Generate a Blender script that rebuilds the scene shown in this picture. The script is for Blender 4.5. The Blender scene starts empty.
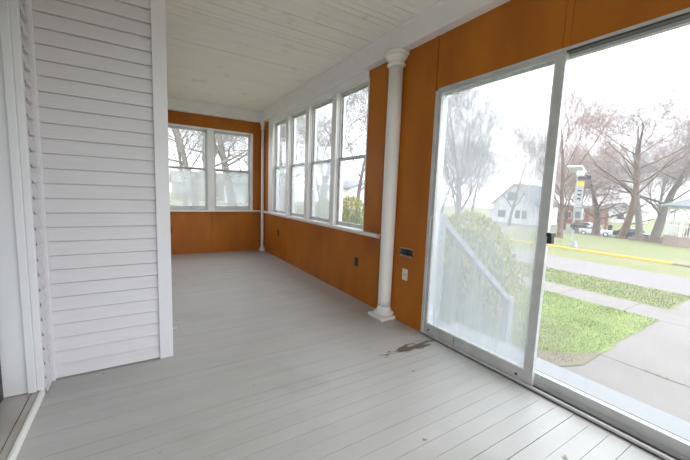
import bpy, math, random
from mathutils import Vector, Matrix, noise
SC = bpy.context.scene
COL = SC.collection
pi = math.pi

# ------------------------------------------------------------------ measures (metres)
W, D, L = 2.286, 7.10, -.547          # street wall, end wall, house wall
YB = -3.0                             # wall behind
YP, XP = 2.785, .1875                 # projecting house corner
ZC, ZB = 2.95, 2.731                  # ceiling, beam underside
XB = 2.195                            # beam face
ZS = .875                             # window sill top
GZ = -.8                              # ground
DY0, DY1, DZ = .08, 2.189, 2.274      # patio door opening

def ground_z(x):
    if x < 17: return GZ
    if x < 38: return GZ - (x - 17) * .054
    if x < 60: return -1.934 - (x - 38) * .0866
    return -3.84

# ------------------------------------------------------------------ materials
def mat(name, col, rough=.5, metal=0., spec=.5, coat=0.):
    m = bpy.data.materials.new(name); m.use_nodes = True
    b = m.node_tree.nodes['Principled BSDF']
    b.inputs['Base Color'].default_value = (*col, 1); b.inputs['Roughness'].default_value = rough
    b.inputs['Metallic'].default_value = metal; b.inputs['Specular IOR Level'].default_value = spec
    b.inputs['Coat Weight'].default_value = coat
    return m

def nmat(name, c1, c2, scale=(1, 1, 1), nscale=4., detail=4., lo=.35, hi=.65, rough=.5, bump=0., bscale=None, spec=.5, metal=0., c3=None, s3=1., lo3=.55, hi3=.62):
    """two colours mixed by stretched noise, optional third for stains, optional bump"""
    m = mat(name, c1, rough, metal, spec); nt = m.node_tree; N = nt.nodes; K = nt.links.new
    b = N['Principled BSDF']
    tc = N.new('ShaderNodeTexCoord'); mp = N.new('ShaderNodeMapping'); mp.inputs['Scale'].default_value = scale
    K(tc.outputs['Object'], mp.inputs['Vector'])
    n = N.new('ShaderNodeTexNoise'); n.inputs['Scale'].default_value = nscale; n.inputs['Detail'].default_value = detail
    K(mp.outputs[0], n.inputs['Vector'])
    r = N.new('ShaderNodeValToRGB'); r.color_ramp.elements[0].position = lo; r.color_ramp.elements[1].position = hi
    r.color_ramp.elements[0].color = (*c1, 1); r.color_ramp.elements[1].color = (*c2, 1)
    K(n.outputs['Fac'], r.inputs['Fac']); out = r.outputs['Color']
    if c3:
        n3 = N.new('ShaderNodeTexNoise'); n3.inputs['Scale'].default_value = s3; n3.inputs['Detail'].default_value = 6
        K(tc.outputs['Object'], n3.inputs['Vector'])
        r3 = N.new('ShaderNodeMapRange'); r3.inputs['From Min'].default_value = lo3; r3.inputs['From Max'].default_value = hi3
        K(n3.outputs['Fac'], r3.inputs['Value'])
        mx = N.new('ShaderNodeMix'); mx.data_type = 'RGBA'; mx.inputs[7].default_value = (*c3, 1)
        K(r3.outputs[0], mx.inputs[0]); K(out, mx.inputs[6]); out = mx.outputs[2]
    K(out, b.inputs['Base Color'])
    if bump:
        nb = N.new('ShaderNodeTexNoise'); nb.inputs['Scale'].default_value = bscale or nscale * 4; nb.inputs['Detail'].default_value = 3
        K(mp.outputs[0], nb.inputs['Vector'])
        bp = N.new('ShaderNodeBump'); bp.inputs['Strength'].default_value = bump; bp.inputs['Distance'].default_value = .01
        K(nb.outputs['Fac'], bp.inputs['Height']); K(bp.outputs[0], b.inputs['Normal'])
    return m

def glass(name, dirt=.05, streak=0., tint=(.975, .985, .985), grad=0.):
    """thin window glass with a film of dust, or of painted haze on clean panes; streak adds vertical smears, grad more film towards the bottom"""
    m = bpy.data.materials.new(name); m.use_nodes = True; nt = m.node_tree; N = nt.nodes; K = nt.links.new
    N.clear()
    out = N.new('ShaderNodeOutputMaterial')
    tr = N.new('ShaderNodeBsdfTransparent'); tr.inputs[0].default_value = (*tint, 1)
    gl = N.new('ShaderNodeBsdfGlossy'); gl.inputs['Roughness'].default_value = .02
    fr = N.new('ShaderNodeFresnel'); fr.inputs['IOR'].default_value = 1.45
    ge = N.new('ShaderNodeNewGeometry'); io = N.new('ShaderNodeMapRange'); io.inputs['To Min'].default_value = 1.45; io.inputs['To Max'].default_value = 1 / 1.45
    K(ge.outputs['Backfacing'], io.inputs['Value']); K(io.outputs[0], fr.inputs['IOR'])
    m1 = N.new('ShaderNodeMixShader'); K(fr.outputs[0], m1.inputs[0]); K(tr.outputs[0], m1.inputs[1]); K(gl.outputs[0], m1.inputs[2])
    df = N.new('ShaderNodeBsdfDiffuse'); df.inputs[0].default_value = (.5, .52, .53, 1)
    tl = N.new('ShaderNodeBsdfTranslucent'); tl.inputs[0].default_value = (.42, .445, .455, 1)
    md = N.new('ShaderNodeMixShader'); md.inputs[0].default_value = .75; K(df.outputs[0], md.inputs[1]); K(tl.outputs[0], md.inputs[2])
    m2 = N.new('ShaderNodeMixShader'); K(m1.outputs[0], m2.inputs[1]); K(md.outputs[0], m2.inputs[2])
    tc = N.new('ShaderNodeTexCoord')
    mp = N.new('ShaderNodeMapping'); mp.inputs['Scale'].default_value = (1, 22, 1.1); K(tc.outputs['Object'], mp.inputs['Vector'])
    n = N.new('ShaderNodeTexNoise'); n.inputs['Scale'].default_value = 1.; n.inputs['Detail'].default_value = 5; K(mp.outputs[0], n.inputs['Vector'])
    n2 = N.new('ShaderNodeTexNoise'); n2.inputs['Scale'].default_value = 2.2; n2.inputs['Detail'].default_value = 3; K(tc.outputs['Object'], n2.inputs['Vector'])
    mul = N.new('ShaderNodeMath'); mul.operation = 'MULTIPLY'; K(n.outputs['Fac'], mul.inputs[0]); K(n2.outputs['Fac'], mul.inputs[1])
    r = N.new('ShaderNodeMapRange'); r.inputs['From Min'].default_value = .12; r.inputs['From Max'].default_value = .42
    r.inputs['To Min'].default_value = dirt; r.inputs['To Max'].default_value = dirt + streak
    K(mul.outputs[0], r.inputs['Value']); fac = r.outputs[0]
    if grad:
        sp = N.new('ShaderNodeSeparateXYZ'); K(tc.outputs['Generated'], sp.inputs[0])
        g = N.new('ShaderNodeMapRange'); g.inputs['From Min'].default_value = .75; g.inputs['From Max'].default_value = .1
        g.inputs['To Min'].default_value = 0; g.inputs['To Max'].default_value = grad; K(sp.outputs['Z'], g.inputs['Value'])
        a = N.new('ShaderNodeMath'); a.operation = 'ADD'; K(fac, a.inputs[0]); K(g.outputs[0], a.inputs[1]); fac = a.outputs[0]
    K(fac, m2.inputs[0]); K(m2.outputs[0], out.inputs[0])
    return m

M = {}
M['wood'] = nmat('stained_panel', (.37, .112, .005), (.47, .155, .008), (1, 1, .35), 3.2, 6, .3, .7, .45, .04, 60, spec=.3, c3=(.31, .085, .004), s3=1.1, lo3=.5, hi3=.75)
M['woodedge'] = mat('stained_edge', (.2, .06, .01), .5)
M['siding'] = nmat('vinyl_siding', (.62, .605, .63), (.66, .645, .665), (.4, .4, 6), 12, 4, .3, .7, .5, .05, 60)
M['trim'] = nmat('white_trim_paint', (.80, .79, .765), (.84, .83, .81), (1, 1, 1), 6, 4, .3, .7, .42)
M['vtrim'] = mat('white_vinyl_trim', (.70, .695, .72), .42)
M['ceil'] = nmat('ceiling_paint', (.85, .815, .75), (.88, .85, .79), (.6, 5, 1), 4, 6, .3, .7, .55, .08, 30, c3=(.62, .60, .52), s3=5., lo3=.62, hi3=.8)
M['gap'] = mat('dark_gap', (.06, .05, .04), .9)
M['alu'] = nmat('weathered_aluminium', (.50, .505, .50), (.60, .605, .60), (1, 1, 1), 9, 4, .3, .7, .42, metal=.2)
M['alud'] = mat('dark_aluminium_track', (.10, .095, .09), .5, .4)
M['alul'] = mat('bright_aluminium', (.66, .67, .68), .35, .4)
M['black'] = mat('black_plastic', (.012, .012, .012), .4)
M['ivory'] = mat('ivory_plastic', (.70, .64, .46), .4)
M['brown'] = mat('brown_plastic', (.018, .012, .009), .35)
M['silver'] = mat('brushed_metal', (.6, .6, .6), .3, .9)
M['outerwall'] = mat('white_house_paint', (.75, .75, .73), .6)
M['concrete'] = nmat('concrete', (.142, .125, .114), (.165, .148, .137), (1, 1, 1), 1.2, 8, .3, .7, .9, .2, 60)
M['asphalt'] = nmat('asphalt', (.148, .132, .127), (.162, .146, .141), (1, 1, 1), .6, 8, .3, .7, .9)
M['yellow'] = nmat('yellow_kerb_paint', (.36, .23, .01), (.42, .28, .03), (1, 1, 1), 3, 6, .3, .7, .7)
M['kerb'] = mat('kerb_concrete', (.17, .13, .10), .9)
M['grassg'] = nmat('lawn', (.11, .122, .038), (.14, .148, .052), (1, 1, 1), 2.0, 10, .3, .7, .95, c3=(.17, .15, .075), s3=.35, lo3=.5, hi3=.75)
M['grassn'] = nmat('lawn_near', (.105, .15, .03), (.15, .185, .042), (1, 1, 1), 3.0, 10, .3, .7, .95, c3=(.2, .175, .09), s3=.9, lo3=.55, hi3=.75)
M['dirt'] = nmat('bare_soil', (.12, .095, .065), (.15, .125, .085), (1, 1, 1), 4, 8, .3, .7, .95)
M['blade'] = nmat('grass_blade', (.105, .155, .03), (.15, .185, .042), (1, 1, 1), 1.5, 4, .3, .7, .7, c3=(.18, .155, .08), s3=1.3, lo3=.52, hi3=.7)
M['bark'] = nmat('bark', (.12, .10, .09), (.18, .155, .14), (3, 3, .6), 3, 6, .3, .7, .9)
M['barkw'] = nmat('bark_reddish', (.11, .066, .05), (.15, .10, .08), (3, 3, .6), 3, 6, .3, .7, .9)
M['twig'] = mat('twigs_grey', (.20, .18, .175), .9)
M['twigr'] = mat('twigs_reddish', (.24, .165, .15), .9)
M['hedge'] = nmat('hedge_leaf', (.17, .19, .025), (.34, .30, .03), (1, 1, 1), 3, 5, .3, .7, .75)
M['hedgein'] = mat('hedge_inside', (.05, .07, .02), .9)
M['white'] = mat('white_paint', (.55, .555, .56), .5)
M['ledge'] = mat('grey_white_ledge_paint', (.20, .203, .21), .6)
M['rail'] = mat('grey_rail_paint', (.22, .24, .25), .6)
M['brick'] = nmat('red_brick', (.17, .065, .048), (.22, .085, .065), (1, 1, 1), 2, 5, .3, .7, .9)
M['pinkbrick'] = nmat('weathered_brick', (.21, .155, .13), (.26, .20, .175), (1, 1, 1), 2, 5, .3, .7, .9)
M['roofg'] = mat('grey_shingle', (.15, .16, .17), .9)
M['roofb'] = mat('brown_shingle', (.17, .12, .10), .9)
M['pane'] = mat('dark_window', (.05, .06, .07), .15)
M['carw'] = mat('white_car_paint', (.55, .56, .57), .25, coat=.5)
M['card'] = mat('dark_car_paint', (.02, .025, .035), .25, coat=.5)
M['carb'] = mat('blue_grey_car_paint', (.06, .08, .11), .25, coat=.5)
M['tyre'] = mat('tyre', (.02, .02, .02), .8)
M['redl'] = mat('red_lens', (.4, .01, .01), .3)
M['teal'] = mat('street_sign_green', (.0, .33, .27), .4)
M['red'] = mat('sign_red', (.55, .02, .03), .4)
M['sgrey'] = mat('dull_white_metal', (.24, .245, .25), .5)
M['pole'] = mat('galvanised', (.22, .225, .23), .4, .3)
M['sign_y'] = mat('sign_yellow', (.40, .34, .01), .4)
M['fence'] = mat('brown_fence', (.18, .125, .10), .9)
M['orange'] = mat('orange_timber', (.32, .14, .05), .8)
M['tan'] = nmat('worn_threshold', (.42, .40, .37), (.52, .50, .47), (1, .6, 1), 7, 5, .3, .7, .5, c3=(.36, .27, .19), s3=2.6, lo3=.52, hi3=.75)
M['frost'] = mat('storm_door_panel', (.62, .70, .70), .2)
M['g_haze'] = glass('glass_haze_veil', .05, .05)  # thin film fades the view, standing in for outdoor haze and bloom
M['g_up'] = glass('glass_upper_sash', .06, .10)
M['g_low'] = glass('glass_lower_sash', .34, .22)
M['g_low2'] = glass('glass_lower_sash_clearer', .05, .07)
M['g_dirty'] = glass('glass_dirty_door', .20, .24, grad=.16)

def floor_material():
    m = nmat('grey_floor_paint', (.44, .432, .415), (.49, .482, .465), (.5, 3, 1), 2.5, 6, .3, .7, .38, .05, 25, c3=(.37, .36, .33), s3=1.6, lo3=.55, hi3=.8)
    nt = m.node_tree; N = nt.nodes; K = nt.links.new; b = N['Principled BSDF']
    src = b.inputs['Base Color'].links[0].from_socket
    tc = N.new('ShaderNodeTexCoord')
    # worn bare strip by the door and small chips
    mp = N.new('ShaderNodeMapping'); mp.inputs['Location'].default_value = (-1.98 * 2.6, -1.99 * 16, 0); mp.inputs['Scale'].default_value = (2.6, 16, 1)
    K(tc.outputs['Object'], mp.inputs['Vector'])
    ln = N.new('ShaderNodeVectorMath'); ln.operation = 'LENGTH'; K(mp.outputs[0], ln.inputs[0])
    nz = N.new('ShaderNodeTexNoise'); nz.inputs['Scale'].default_value = 14; nz.inputs['Detail'].default_value = 6
    mpn = N.new('ShaderNodeMapping'); mpn.inputs['Scale'].default_value = (.5, 2, 1); K(tc.outputs['Object'], mpn.inputs['Vector']); K(mpn.outputs[0], nz.inputs['Vector'])
    a = N.new('ShaderNodeMath'); a.operation = 'MULTIPLY_ADD'; a.inputs[1].default_value = 3.; a.inputs[2].default_value = -1.5; K(nz.outputs['Fac'], a.inputs[0])
    s = N.new('ShaderNodeMath'); s.operation = 'ADD'; K(ln.outputs['Value'], s.inputs[0]); K(a.outputs[0], s.inputs[1])
    r = N.new('ShaderNodeMapRange'); r.inputs['From Min'].default_value = .8; r.inputs['From Max'].default_value = .6; K(s.outputs[0], r.inputs['Value'])
    mx = N.new('ShaderNodeMix'); mx.data_type = 'RGBA'; mx.inputs[7].default_value = (.14, .12, .095, 1)
    K(r.outputs[0], mx.inputs[0]); K(src, mx.inputs[6])
    ch = N.new('ShaderNodeTexNoise'); ch.inputs['Scale'].default_value = 9; ch.inputs['Detail'].default_value = 8; K(tc.outputs['Object'], ch.inputs['Vector'])
    cr = N.new('ShaderNodeMapRange'); cr.inputs['From Min'].default_value = .70; cr.inputs['From Max'].default_value = .74; K(ch.outputs['Fac'], cr.inputs['Value'])
    mx2 = N.new('ShaderNodeMix'); mx2.data_type = 'RGBA'; mx2.inputs[7].default_value = (.17, .14, .11, 1)
    K(cr.outputs[0], mx2.inputs[0]); K(mx.outputs[2], mx2.inputs[6]); K(mx2.outputs[2], b.inputs['Base Color'])
    return m
M['floor'] = floor_material()

# ------------------------------------------------------------------ mesh helpers
class MB:
    def __init__(s): s.v = []; s.f = []
    def box(s, x0, x1, y0, y1, z0, z1):
        k = len(s.v)
        s.v += [(x, y, z) for z in (z0, z1) for y in (y0, y1) for x in (x0, x1)]
        s.f += [tuple(k + i for i in q) for q in ((0, 2, 3, 1), (4, 5, 7, 6), (0, 1, 5, 4), (2, 6, 7, 3), (0, 4, 6, 2), (1, 3, 7, 5))]
        return s
    def quad(s, *p):
        k = len(s.v); s.v += [tuple(q) for q in p]; s.f.append(tuple(range(k, k + len(p)))); return s
    def tube(s, p, q, r0, r1=None, n=10, caps=True):
        r1 = r0 if r1 is None else r1
        p = Vector(p); q = Vector(q); d = (q - p)
        if d.length < 1e-6: return s
        d.normalize(); a = d.orthogonal().normalized(); b = d.cross(a); k = len(s.v)
        for c, r in ((p, r0), (q, r1)):
            for i in range(n):
                t = 2 * pi * i / n; s.v.append(tuple(c + (a * math.cos(t) + b * math.sin(t)) * r))
        for i in range(n):
            j = (i + 1) % n; s.f.append((k + i, k + j, k + n + j, k + n + i))
        if caps: s.f.append(tuple(k + n - 1 - i for i in range(n))); s.f.append(tuple(k + n + i for i in range(n)))
        return s
    def lathe(s, prof, cx, cy, n=28):
        k = len(s.v)
        for r, z in prof:
            for i in range(n): s.v.append((cx + r * math.cos(2 * pi * i / n), cy + r * math.sin(2 * pi * i / n), z))
        for a in range(len(prof) - 1):
            for i in range(n):
                j = (i + 1) % n; s.f.append((k + a * n + i, k + a * n + j, k + (a + 1) * n + j, k + (a + 1) * n + i))
        s.f.append(tuple(k + n - 1 - i for i in range(n))); s.f.append(tuple(k + (len(prof) - 1) * n + i for i in range(n)))
        return s
    def prism(s, pts, axis, a, b):
        """closed outline pts (2-D) extruded along axis 0/1/2 from a to b"""
        k = len(s.v); n = len(pts)
        for c in (a, b):
            for u, w in pts:
                s.v.append({0: (c, u, w), 1: (u, c, w), 2: (u, w, c)}[axis])
        for i in range(n):
            j = (i + 1) % n; s.f.append((k + i, k + j, k + n + j, k + n + i))
        s.f.append(tuple(k + n - 1 - i for i in range(n))); s.f.append(tuple(k + n + i for i in range(n)))
        return s
    def build(s, name, m, parent=None, smooth=False, bevel=0, fix=True):
        """vertices are world coordinates; they become local to the parent's place"""
        o = Vector((0, 0, 0)); q = parent
        while q: o += q.location; q = q.parent
        me = bpy.data.meshes.new(name); me.from_pydata([tuple(Vector(v) - o) for v in s.v], [], s.f)
        if fix:
            import bmesh
            b = bmesh.new(); b.from_mesh(me); bmesh.ops.recalc_face_normals(b, faces=b.faces); b.to_mesh(me); b.free()
        me.materials.append(M[m] if isinstance(m, str) else m)
        if smooth:
            for p in me.polygons: p.use_smooth = len(p.vertices) == 4
        ob = bpy.data.objects.new(name, me); COL.objects.link(ob)
        if parent: ob.parent = parent
        if bevel:
            bv = ob.modifiers.new('bevel', 'BEVEL'); bv.width = bevel; bv.segments = 2; bv.limit_method = 'ANGLE'
        return ob

def tag(o, label, cat=None, group=None, kind=None):
    o['label'] = label
    if cat: o['category'] = cat
    if group: o['group'] = group
    if kind: o['kind'] = kind
    return o
def thing(name, label, cat, loc=(0, 0, 0), group=None):
    o = bpy.data.objects.new(name, None); COL.objects.link(o); o.location = loc; o.empty_display_size = .1
    return tag(o, label, cat, group)
def struct(o, label): return tag(o, label, o.name.split('.')[0].split('_')[0], kind='structure')
def sempty(name, label, loc=(0, 0, 0)):
    o = bpy.data.objects.new(name, None); COL.objects.link(o); o.location = loc; o.empty_display_size = .1
    return struct(o, label)
def copy_tree(o, parent=None):
    c = o.copy(); COL.objects.link(c)
    if parent: c.parent = parent
    for ch in list(o.children): copy_tree(ch, c)
    return c

def grid_wall(mb, axis, a0, a1, u0, u1, z0, z1, holes):
    """slab with rectangular holes; axis 0: thickness in x, u = y; axis 1: thickness in y, u = x"""
    us = sorted({u0, u1, *[h[0] for h in holes], *[h[1] for h in holes]}); us = [u for u in us if u0 <= u <= u1]
    zs = sorted({z0, z1, *[h[2] for h in holes], *[h[3] for h in holes]}); zs = [z for z in zs if z0 <= z <= z1]
    def solid(i, j):
        if i < 0 or j < 0 or i >= len(us) - 1 or j >= len(zs) - 1: return False
        u = (us[i] + us[i + 1]) / 2; z = (zs[j] + zs[j + 1]) / 2
        return not any(h[0] < u < h[1] and h[2] < z < h[3] for h in holes)
    P = (lambda a, u, z: (a, u, z)) if axis == 0 else (lambda a, u, z: (u, a, z))
    for i in range(len(us) - 1):
        for j in range(len(zs) - 1):
            if not solid(i, j): continue
            A, B, c, d = us[i], us[i + 1], zs[j], zs[j + 1]
            for a in (a0, a1): mb.quad(P(a, A, c), P(a, B, c), P(a, B, d), P(a, A, d))
            if not solid(i - 1, j): mb.quad(P(a0, A, c), P(a1, A, c), P(a1, A, d), P(a0, A, d))
            if not solid(i + 1, j): mb.quad(P(a0, B, c), P(a1, B, c), P(a1, B, d), P(a0, B, d))
            if not solid(i, j - 1): mb.quad(P(a0, A, c), P(a1, A, c), P(a1, B, c), P(a0, B, c))
            if not solid(i, j + 1): mb.quad(P(a0, A, d), P(a1, A, d), P(a1, B, d), P(a0, B, d))
    return mb

# ------------------------------------------------------------------ room shell
rnd = random.Random(4)
# floor boards run across the porch
mb = MB(); p = .0948; y = .459 - p * 37
while y < D:
    g = rnd.choice([.0012, .0018, .0025, .0035]); yy = max(y, YB); y1 = min(y + p - g, D)
    if y1 > yy: mb.box(L - .25, W + .03, yy, y1, -.03 + rnd.uniform(0, .0006), rnd.uniform(-.0012, 0))
    y += p
fl = mb.build('floor', 'floor'); struct(fl, 'worn grey painted floorboards running across the enclosed porch')
MB().box(L - .25, W + .03, YB, D, -.12, -.031).build('subfloor', 'gap', fl)
# beadboard ceiling
mb = MB(); p = .083; y = YB
while y < D:
    g = rnd.choice([.002, .003, .003, .004, .005, .009]); zz = rnd.uniform(0, .002)
    if rnd.random() < .3:
        c = rnd.uniform(L, XB); mb.box(L - .25, c, y + (0), min(y + p - g, D), ZC + zz, ZC + .03); mb.box(c + .002, XB + .05, y, min(y + p - .0035 - .5 * g, D), ZC + zz, ZC + .03)
    else: mb.box(L - .25, XB + .05, y, min(y + p - g, D), ZC + zz, ZC + .03)
    y += p
ce = mb.build('ceiling', 'ceil'); struct(ce, 'white painted beadboard ceiling with dark gaps between its narrow boards')
MB().box(L - .3, W + .2, YB - .1, D + .1, ZC + .031, ZC + .12).build('ceiling_backing', 'gap', ce)
# beams (trim) along street wall and end wall
mb = MB().box(XB, W + .14, YB, D + .12, ZB, ZC + .031)
mb.prism([(XB - .018, ZC), (XB - .014, ZC - .02), (XB, ZC - .03), (XB, ZC)], 1, YB, D - .09)
mb.box(XB - .006, XB, YB, D - .09, ZB, ZB + .03)
bm = mb.build('trim_1', 'trim', bevel=.003); struct(bm, 'long white boxed beam between ceiling and street side wall')
mb = MB().box(XP - .1, XB - .001, D - .09, D + .12, ZB, ZC + .031)
mb.prism([(D - .108, ZC), (D - .104, ZC - .02), (D - .09, ZC - .03), (D - .09, ZC)], 0, XP, XB)
mb.box(XP, XB - .001, D - .096, D - .09, ZB, ZB + .02)
struct(mb.build('trim_2', 'trim', bevel=.003), 'white boxed beam above the windows of the far end wall')
# windows on the street wall
OPN = [(3.237, 3.95), (4.07, 4.80), (4.92, 5.63), (5.75, 6.46)]
ZW = 2.6486
# wood wall: panels with fine seams
G = .003
def wood(mb, axis, a, rects):
    for u0, u1, z0, z1 in rects:
        if axis == 0: mb.box(a, a + .018, u0 + G, u1 - G, z0, z1)
        else: mb.box(u0 + G, u1 - G, a, a + .018, z0, z1)
slot = (2.355, 2.553, .700, .785)
mb = MB()
wood(mb, 0, W, [(2.90, 4.313, 0, ZS - .03), (4.313, 5.66, 0, ZS - .03), (5.66, D, 0, ZS - .03),
                (2.75, 2.90, 0, ZB), (2.90, 3.237, ZS - .03, ZB), (6.70, D, ZS - .03, ZB),
                (1.143, 2.189, DZ, ZB), (DY0, 1.143, DZ, ZB), (-.4, DY0, DZ, ZB), (-.4, DY0, 0, DZ),
                (YB, -.4, 0, .3), (YB, -2.8, .3, ZB), (-2.8, -.4, 2.4, ZB)])
grid_wall(mb, 0, W, W + .018, 2.191, 2.7485, 0, ZB, [slot])
wr = mb.build('wall_right', 'wood'); struct(wr, 'street side wall of orange brown stained panels')
mb = MB()
grid_wall(mb, 0, W + .019, W + .13, YB, D + .12, -.15, ZB, [(a, b, ZS - .01, ZW) for a, b in OPN] + [(DY0, DY1, -.03, DZ), (-2.8, -.4, .3, 2.4), slot])  # unseen street opening behind the viewer, made large to brighten the interior
mb.build('outer_wall', 'outerwall', wr)
MB().box(W + .013, W + .0185, 4.29, 4.336, 0, ZS - .03).box(W + .013, W + .0185, 5.64, 5.68, 0, ZS - .03).box(W + .013, W + .0185, 2.87, 2.93, 0, ZS - .03).box(W + .013, W + .0185, 1.12, 1.16, DZ, ZB).box(W + .013, W + .0185, 2.17, 2.21, DZ, ZB).build('seam_strip', 'woodedge', wr)
# battens beside seams over the door
struct(MB().box(W - .006, W, 2.192, 2.222, DZ, ZB).box(W - .005, W, 1.10, 1.141, DZ, ZB).build('trim_3', 'wood'), 'thin stained battens above the sliding door')
# end wall
BOP = [(.41, 1.167), (1.279, 2.03)]
ZBW = 2.475
mb = MB()
wood(mb, 1, D, [(XP, 1.235, 0, ZS - .03), (1.235, W, 0, ZS - .03), (XP, 1.22, ZBW, ZB), (1.22, W, ZBW, ZB), (2.068, W, ZS - .03, ZBW), (XP, .37, ZS - .03, ZBW)])
wb = mb.build('wall_back', 'wood'); struct(wb, 'far end wall of orange brown stained panels')
mb = MB(); grid_wall(mb, 1, D + .019, D + .12, XP - .3, W + .13, -.15, ZB, [(a, b, ZS, ZBW) for a, b in BOP])
mb.build('outer_wall', 'outerwall', wb)
MB().box(1.21, 1.26, D + .013, D + .0185, 0, ZS - .03).box(1.20, 1.24, D + .013, D + .0185, ZBW + .02, ZB).build('seam_strip', 'woodedge', wb)
# wall behind the viewer, unseen opening sized to let in more daylight, same stained panels
mb = MB(); grid_wall(mb, 1, YB - .12, YB, L - .3, W + .13, -.15, ZC, [(-.35, 2.1, .3, 2.2)])
struct(mb.build('wall_front', 'wood'), 'porch wall of stained panels opposite the far end wall')

# ------------------------------------------------------------------ house walls with clapboard
E = .0933
mb = MB()
z = .101 - E
while z < ZC:
    z0 = max(z, .004); z1 = min(z + E, ZC)
    # face leans out towards the bottom edge
    y0 = YP - .015; y1 = YP + .002
    pf = [(y0 + .004, z0), (y0, z0 + .001), (y0, z0 + .003), (y1, z1 - .007), (YP + .012, z1 - .0055), (YP + .012, z1 + .0005)]
    for (ya, za), (yb, zb) in zip([(YP + .012, z0)] + pf, pf): mb.quad((L, ya, za), (XP - .08, ya, za), (XP - .08, yb, zb), (L, yb, zb))
    z += E
mb.box(L - .2, XP, YP + .013, D + .12, -.02, ZC)
wi = mb.build('wall_inner', 'siding', fix=False); struct(wi, 'grey white clapboard wall of the projecting house corner')
mb = MB(); z = .101 - E
while z < ZC:
    z0 = max(z, .01); z1 = min(z + E, ZC)
    x0 = L + .020; x1 = L + .001
    ye = YP - .05
    pf = [(x0 - .004, z0), (x0, z0 + .001), (x0, z0 + .003), (x1, z1 - .007), (L - .010, z1 - .0055), (L - .010, z1 + .0005)]
    for (xa, za), (xb, zb) in zip([(L - .010, z0)] + pf, pf): mb.quad((xa, 2.60, za), (xa, ye, za), (xb, ye, zb), (xb, 2.60, zb))
    mb.quad((x0, ye, z0), (x1, ye, z1), (L - .01, ye, z1), (L - .01, ye, z0))
    z += E
mb.box(L - .2, L - .011, 2.60, YP + .012, -.02, ZC)
mb.box(L - .2, L, YB, .9, -.02, ZC); mb.box(L - .2, L, .9, 2.60, 2.35, ZC)
wl = mb.build('wall_left', 'siding', fix=False); MB().box(L - .0105, L - .006, 2.735, YP - .030, 0, ZC).build('corner_shade', 'gap', wl); struct(wl, 'grey white clapboard house wall beside the entry door')  # dark strip paints the shade in the recess behind the siding ends
struct(MB().box(L - .003, L + .034, YP - .03, YP + .013, .0, ZC).build('trim_4', 'vtrim', bevel=.002), 'white vinyl inside corner strip of the clapboard')
cbd = struct(MB().box(XP - .090, XP, YP - .026, YP + .013, .0, ZC).build('trim_5', 'vtrim', bevel=.003), 'wide white corner board at the end of the clapboard wall')

# entry door in the left wall: jamb, stepped casing, raised threshold, storm door
dr = sempty('door_1', 'white cased entry door with a raised worn threshold at the left edge', (-.66, 1.73, 0))
mb = MB().box(-.80, -.596, 2.565, 2.60, .05, 2.40).box(-.606, -.566, 2.550, 2.60, .05, 2.45).box(-.566, -.532, 2.562, 2.602, .05, 2.45)
mb.box(-.80, -.532, .86, .90, .05, 2.45).box(-.80, -.532, .86, 2.60, 2.35, 2.45).build('door_casing', 'vtrim', dr, bevel=.004)
MB().box(-.80, -.552, .87, 2.60, .0, .046).build('threshold', 'tan', dr, bevel=.002)
MB().box(-.552, -.538, .60, 2.72, .0, .052).build('threshold_edge', 'trim', dr, bevel=.002)
MB().box(-.593, -.590, .90, 2.56, .046, .0475).build('threshold_groove', 'gap', dr)
mb = MB(); grid_wall(mb, 0, -.745, -.712, .90, 2.562, .05, 2.35, [(1.02, 2.535, .16, 2.25)]); sd = mb.build('storm_door', 'black', dr)
MB().box(-.735, -.722, 1.02, 2.535, .16, 2.25).build('door_panel', 'frost', sd)

# ------------------------------------------------------------------ street wall windows
labels = ['street side window nearest the round column, bush clear in its lower sash', 'second street side window from the round column', 'third street side window from the round column', 'street side window nearest the far corner']
xo = W + .035
for i, (a, b) in enumerate(OPN):
    w = sempty('window_%d' % (i + 1), labels[i], (W, (a + b) / 2, ZS))
    MB().box(W + .019, W + .13, a - .0, a + .008, ZS, ZW).box(W + .019, W + .13, b - .008, b, ZS, ZW).box(W + .019, W + .13, a, b, ZW - .008, ZW).build('window_frame', 'trim', w)
    # aluminium outer frame
    A, B = a + .008, b - .008
    mb = MB(); grid_wall(mb, 0, xo + .01, xo + .055, A, B, ZS + .002, ZW - .008, [(A + .02, B - .02, ZS + .03, ZW - .03)]); mb.build('storm_frame', 'alu', w, bevel=.0015)
    mid = 1.775
    def sash(nm, x, z0, z1, g):
        mb = MB(); grid_wall(mb, 0, x, x + .018, A + .02, B - .02, z0, z1, [(A + .042, B - .042, z0 + .025, z1 - .02)])
        s_ = mb.build(nm, 'alu', w, bevel=.001)
        MB().box(x + .007, x + .011, A + .042, B - .042, z0 + .025, z1 - .02).build('glass_pane', g, s_)
    sash('upper_sash', xo + .034, mid - .02, ZW - .03, 'g_up' if i else 'g_haze')
    sash('lower_sash', xo + .012, ZS + .03, mid + .02, 'g_low2' if i == 0 else 'g_low')
# casing boards: mullions, head and far side
mb = MB()
for c0, c1 in ((3.95, 4.07), (4.80, 4.92), (5.63, 5.75)): mb.box(W - .012, W + .02, c0, c1, ZS, ZW)
mb.box(W - .012, W + .02, 6.46, 6.70, ZS, ZW).box(W - .012, W + .02, 3.237, 6.70, ZW, ZB).box(W - .022, W, 3.237, 6.70, ZB - .02, ZB)
mb.box(W - .006, W + .02, 3.222, 3.239, ZS, ZW)
struct(mb.build('trim_6', 'trim', bevel=.003), 'white window casing and mullions of the street side windows')
struct(MB().box(W - .055, W + .045, 2.89, D - .056, ZS - .03, ZS).box(W - .012, W, 2.90, D - .056, ZS - .052, ZS - .03).build('trim_7', 'trim', bevel=.004), 'white window sill ledge along the street side wall')
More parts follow.
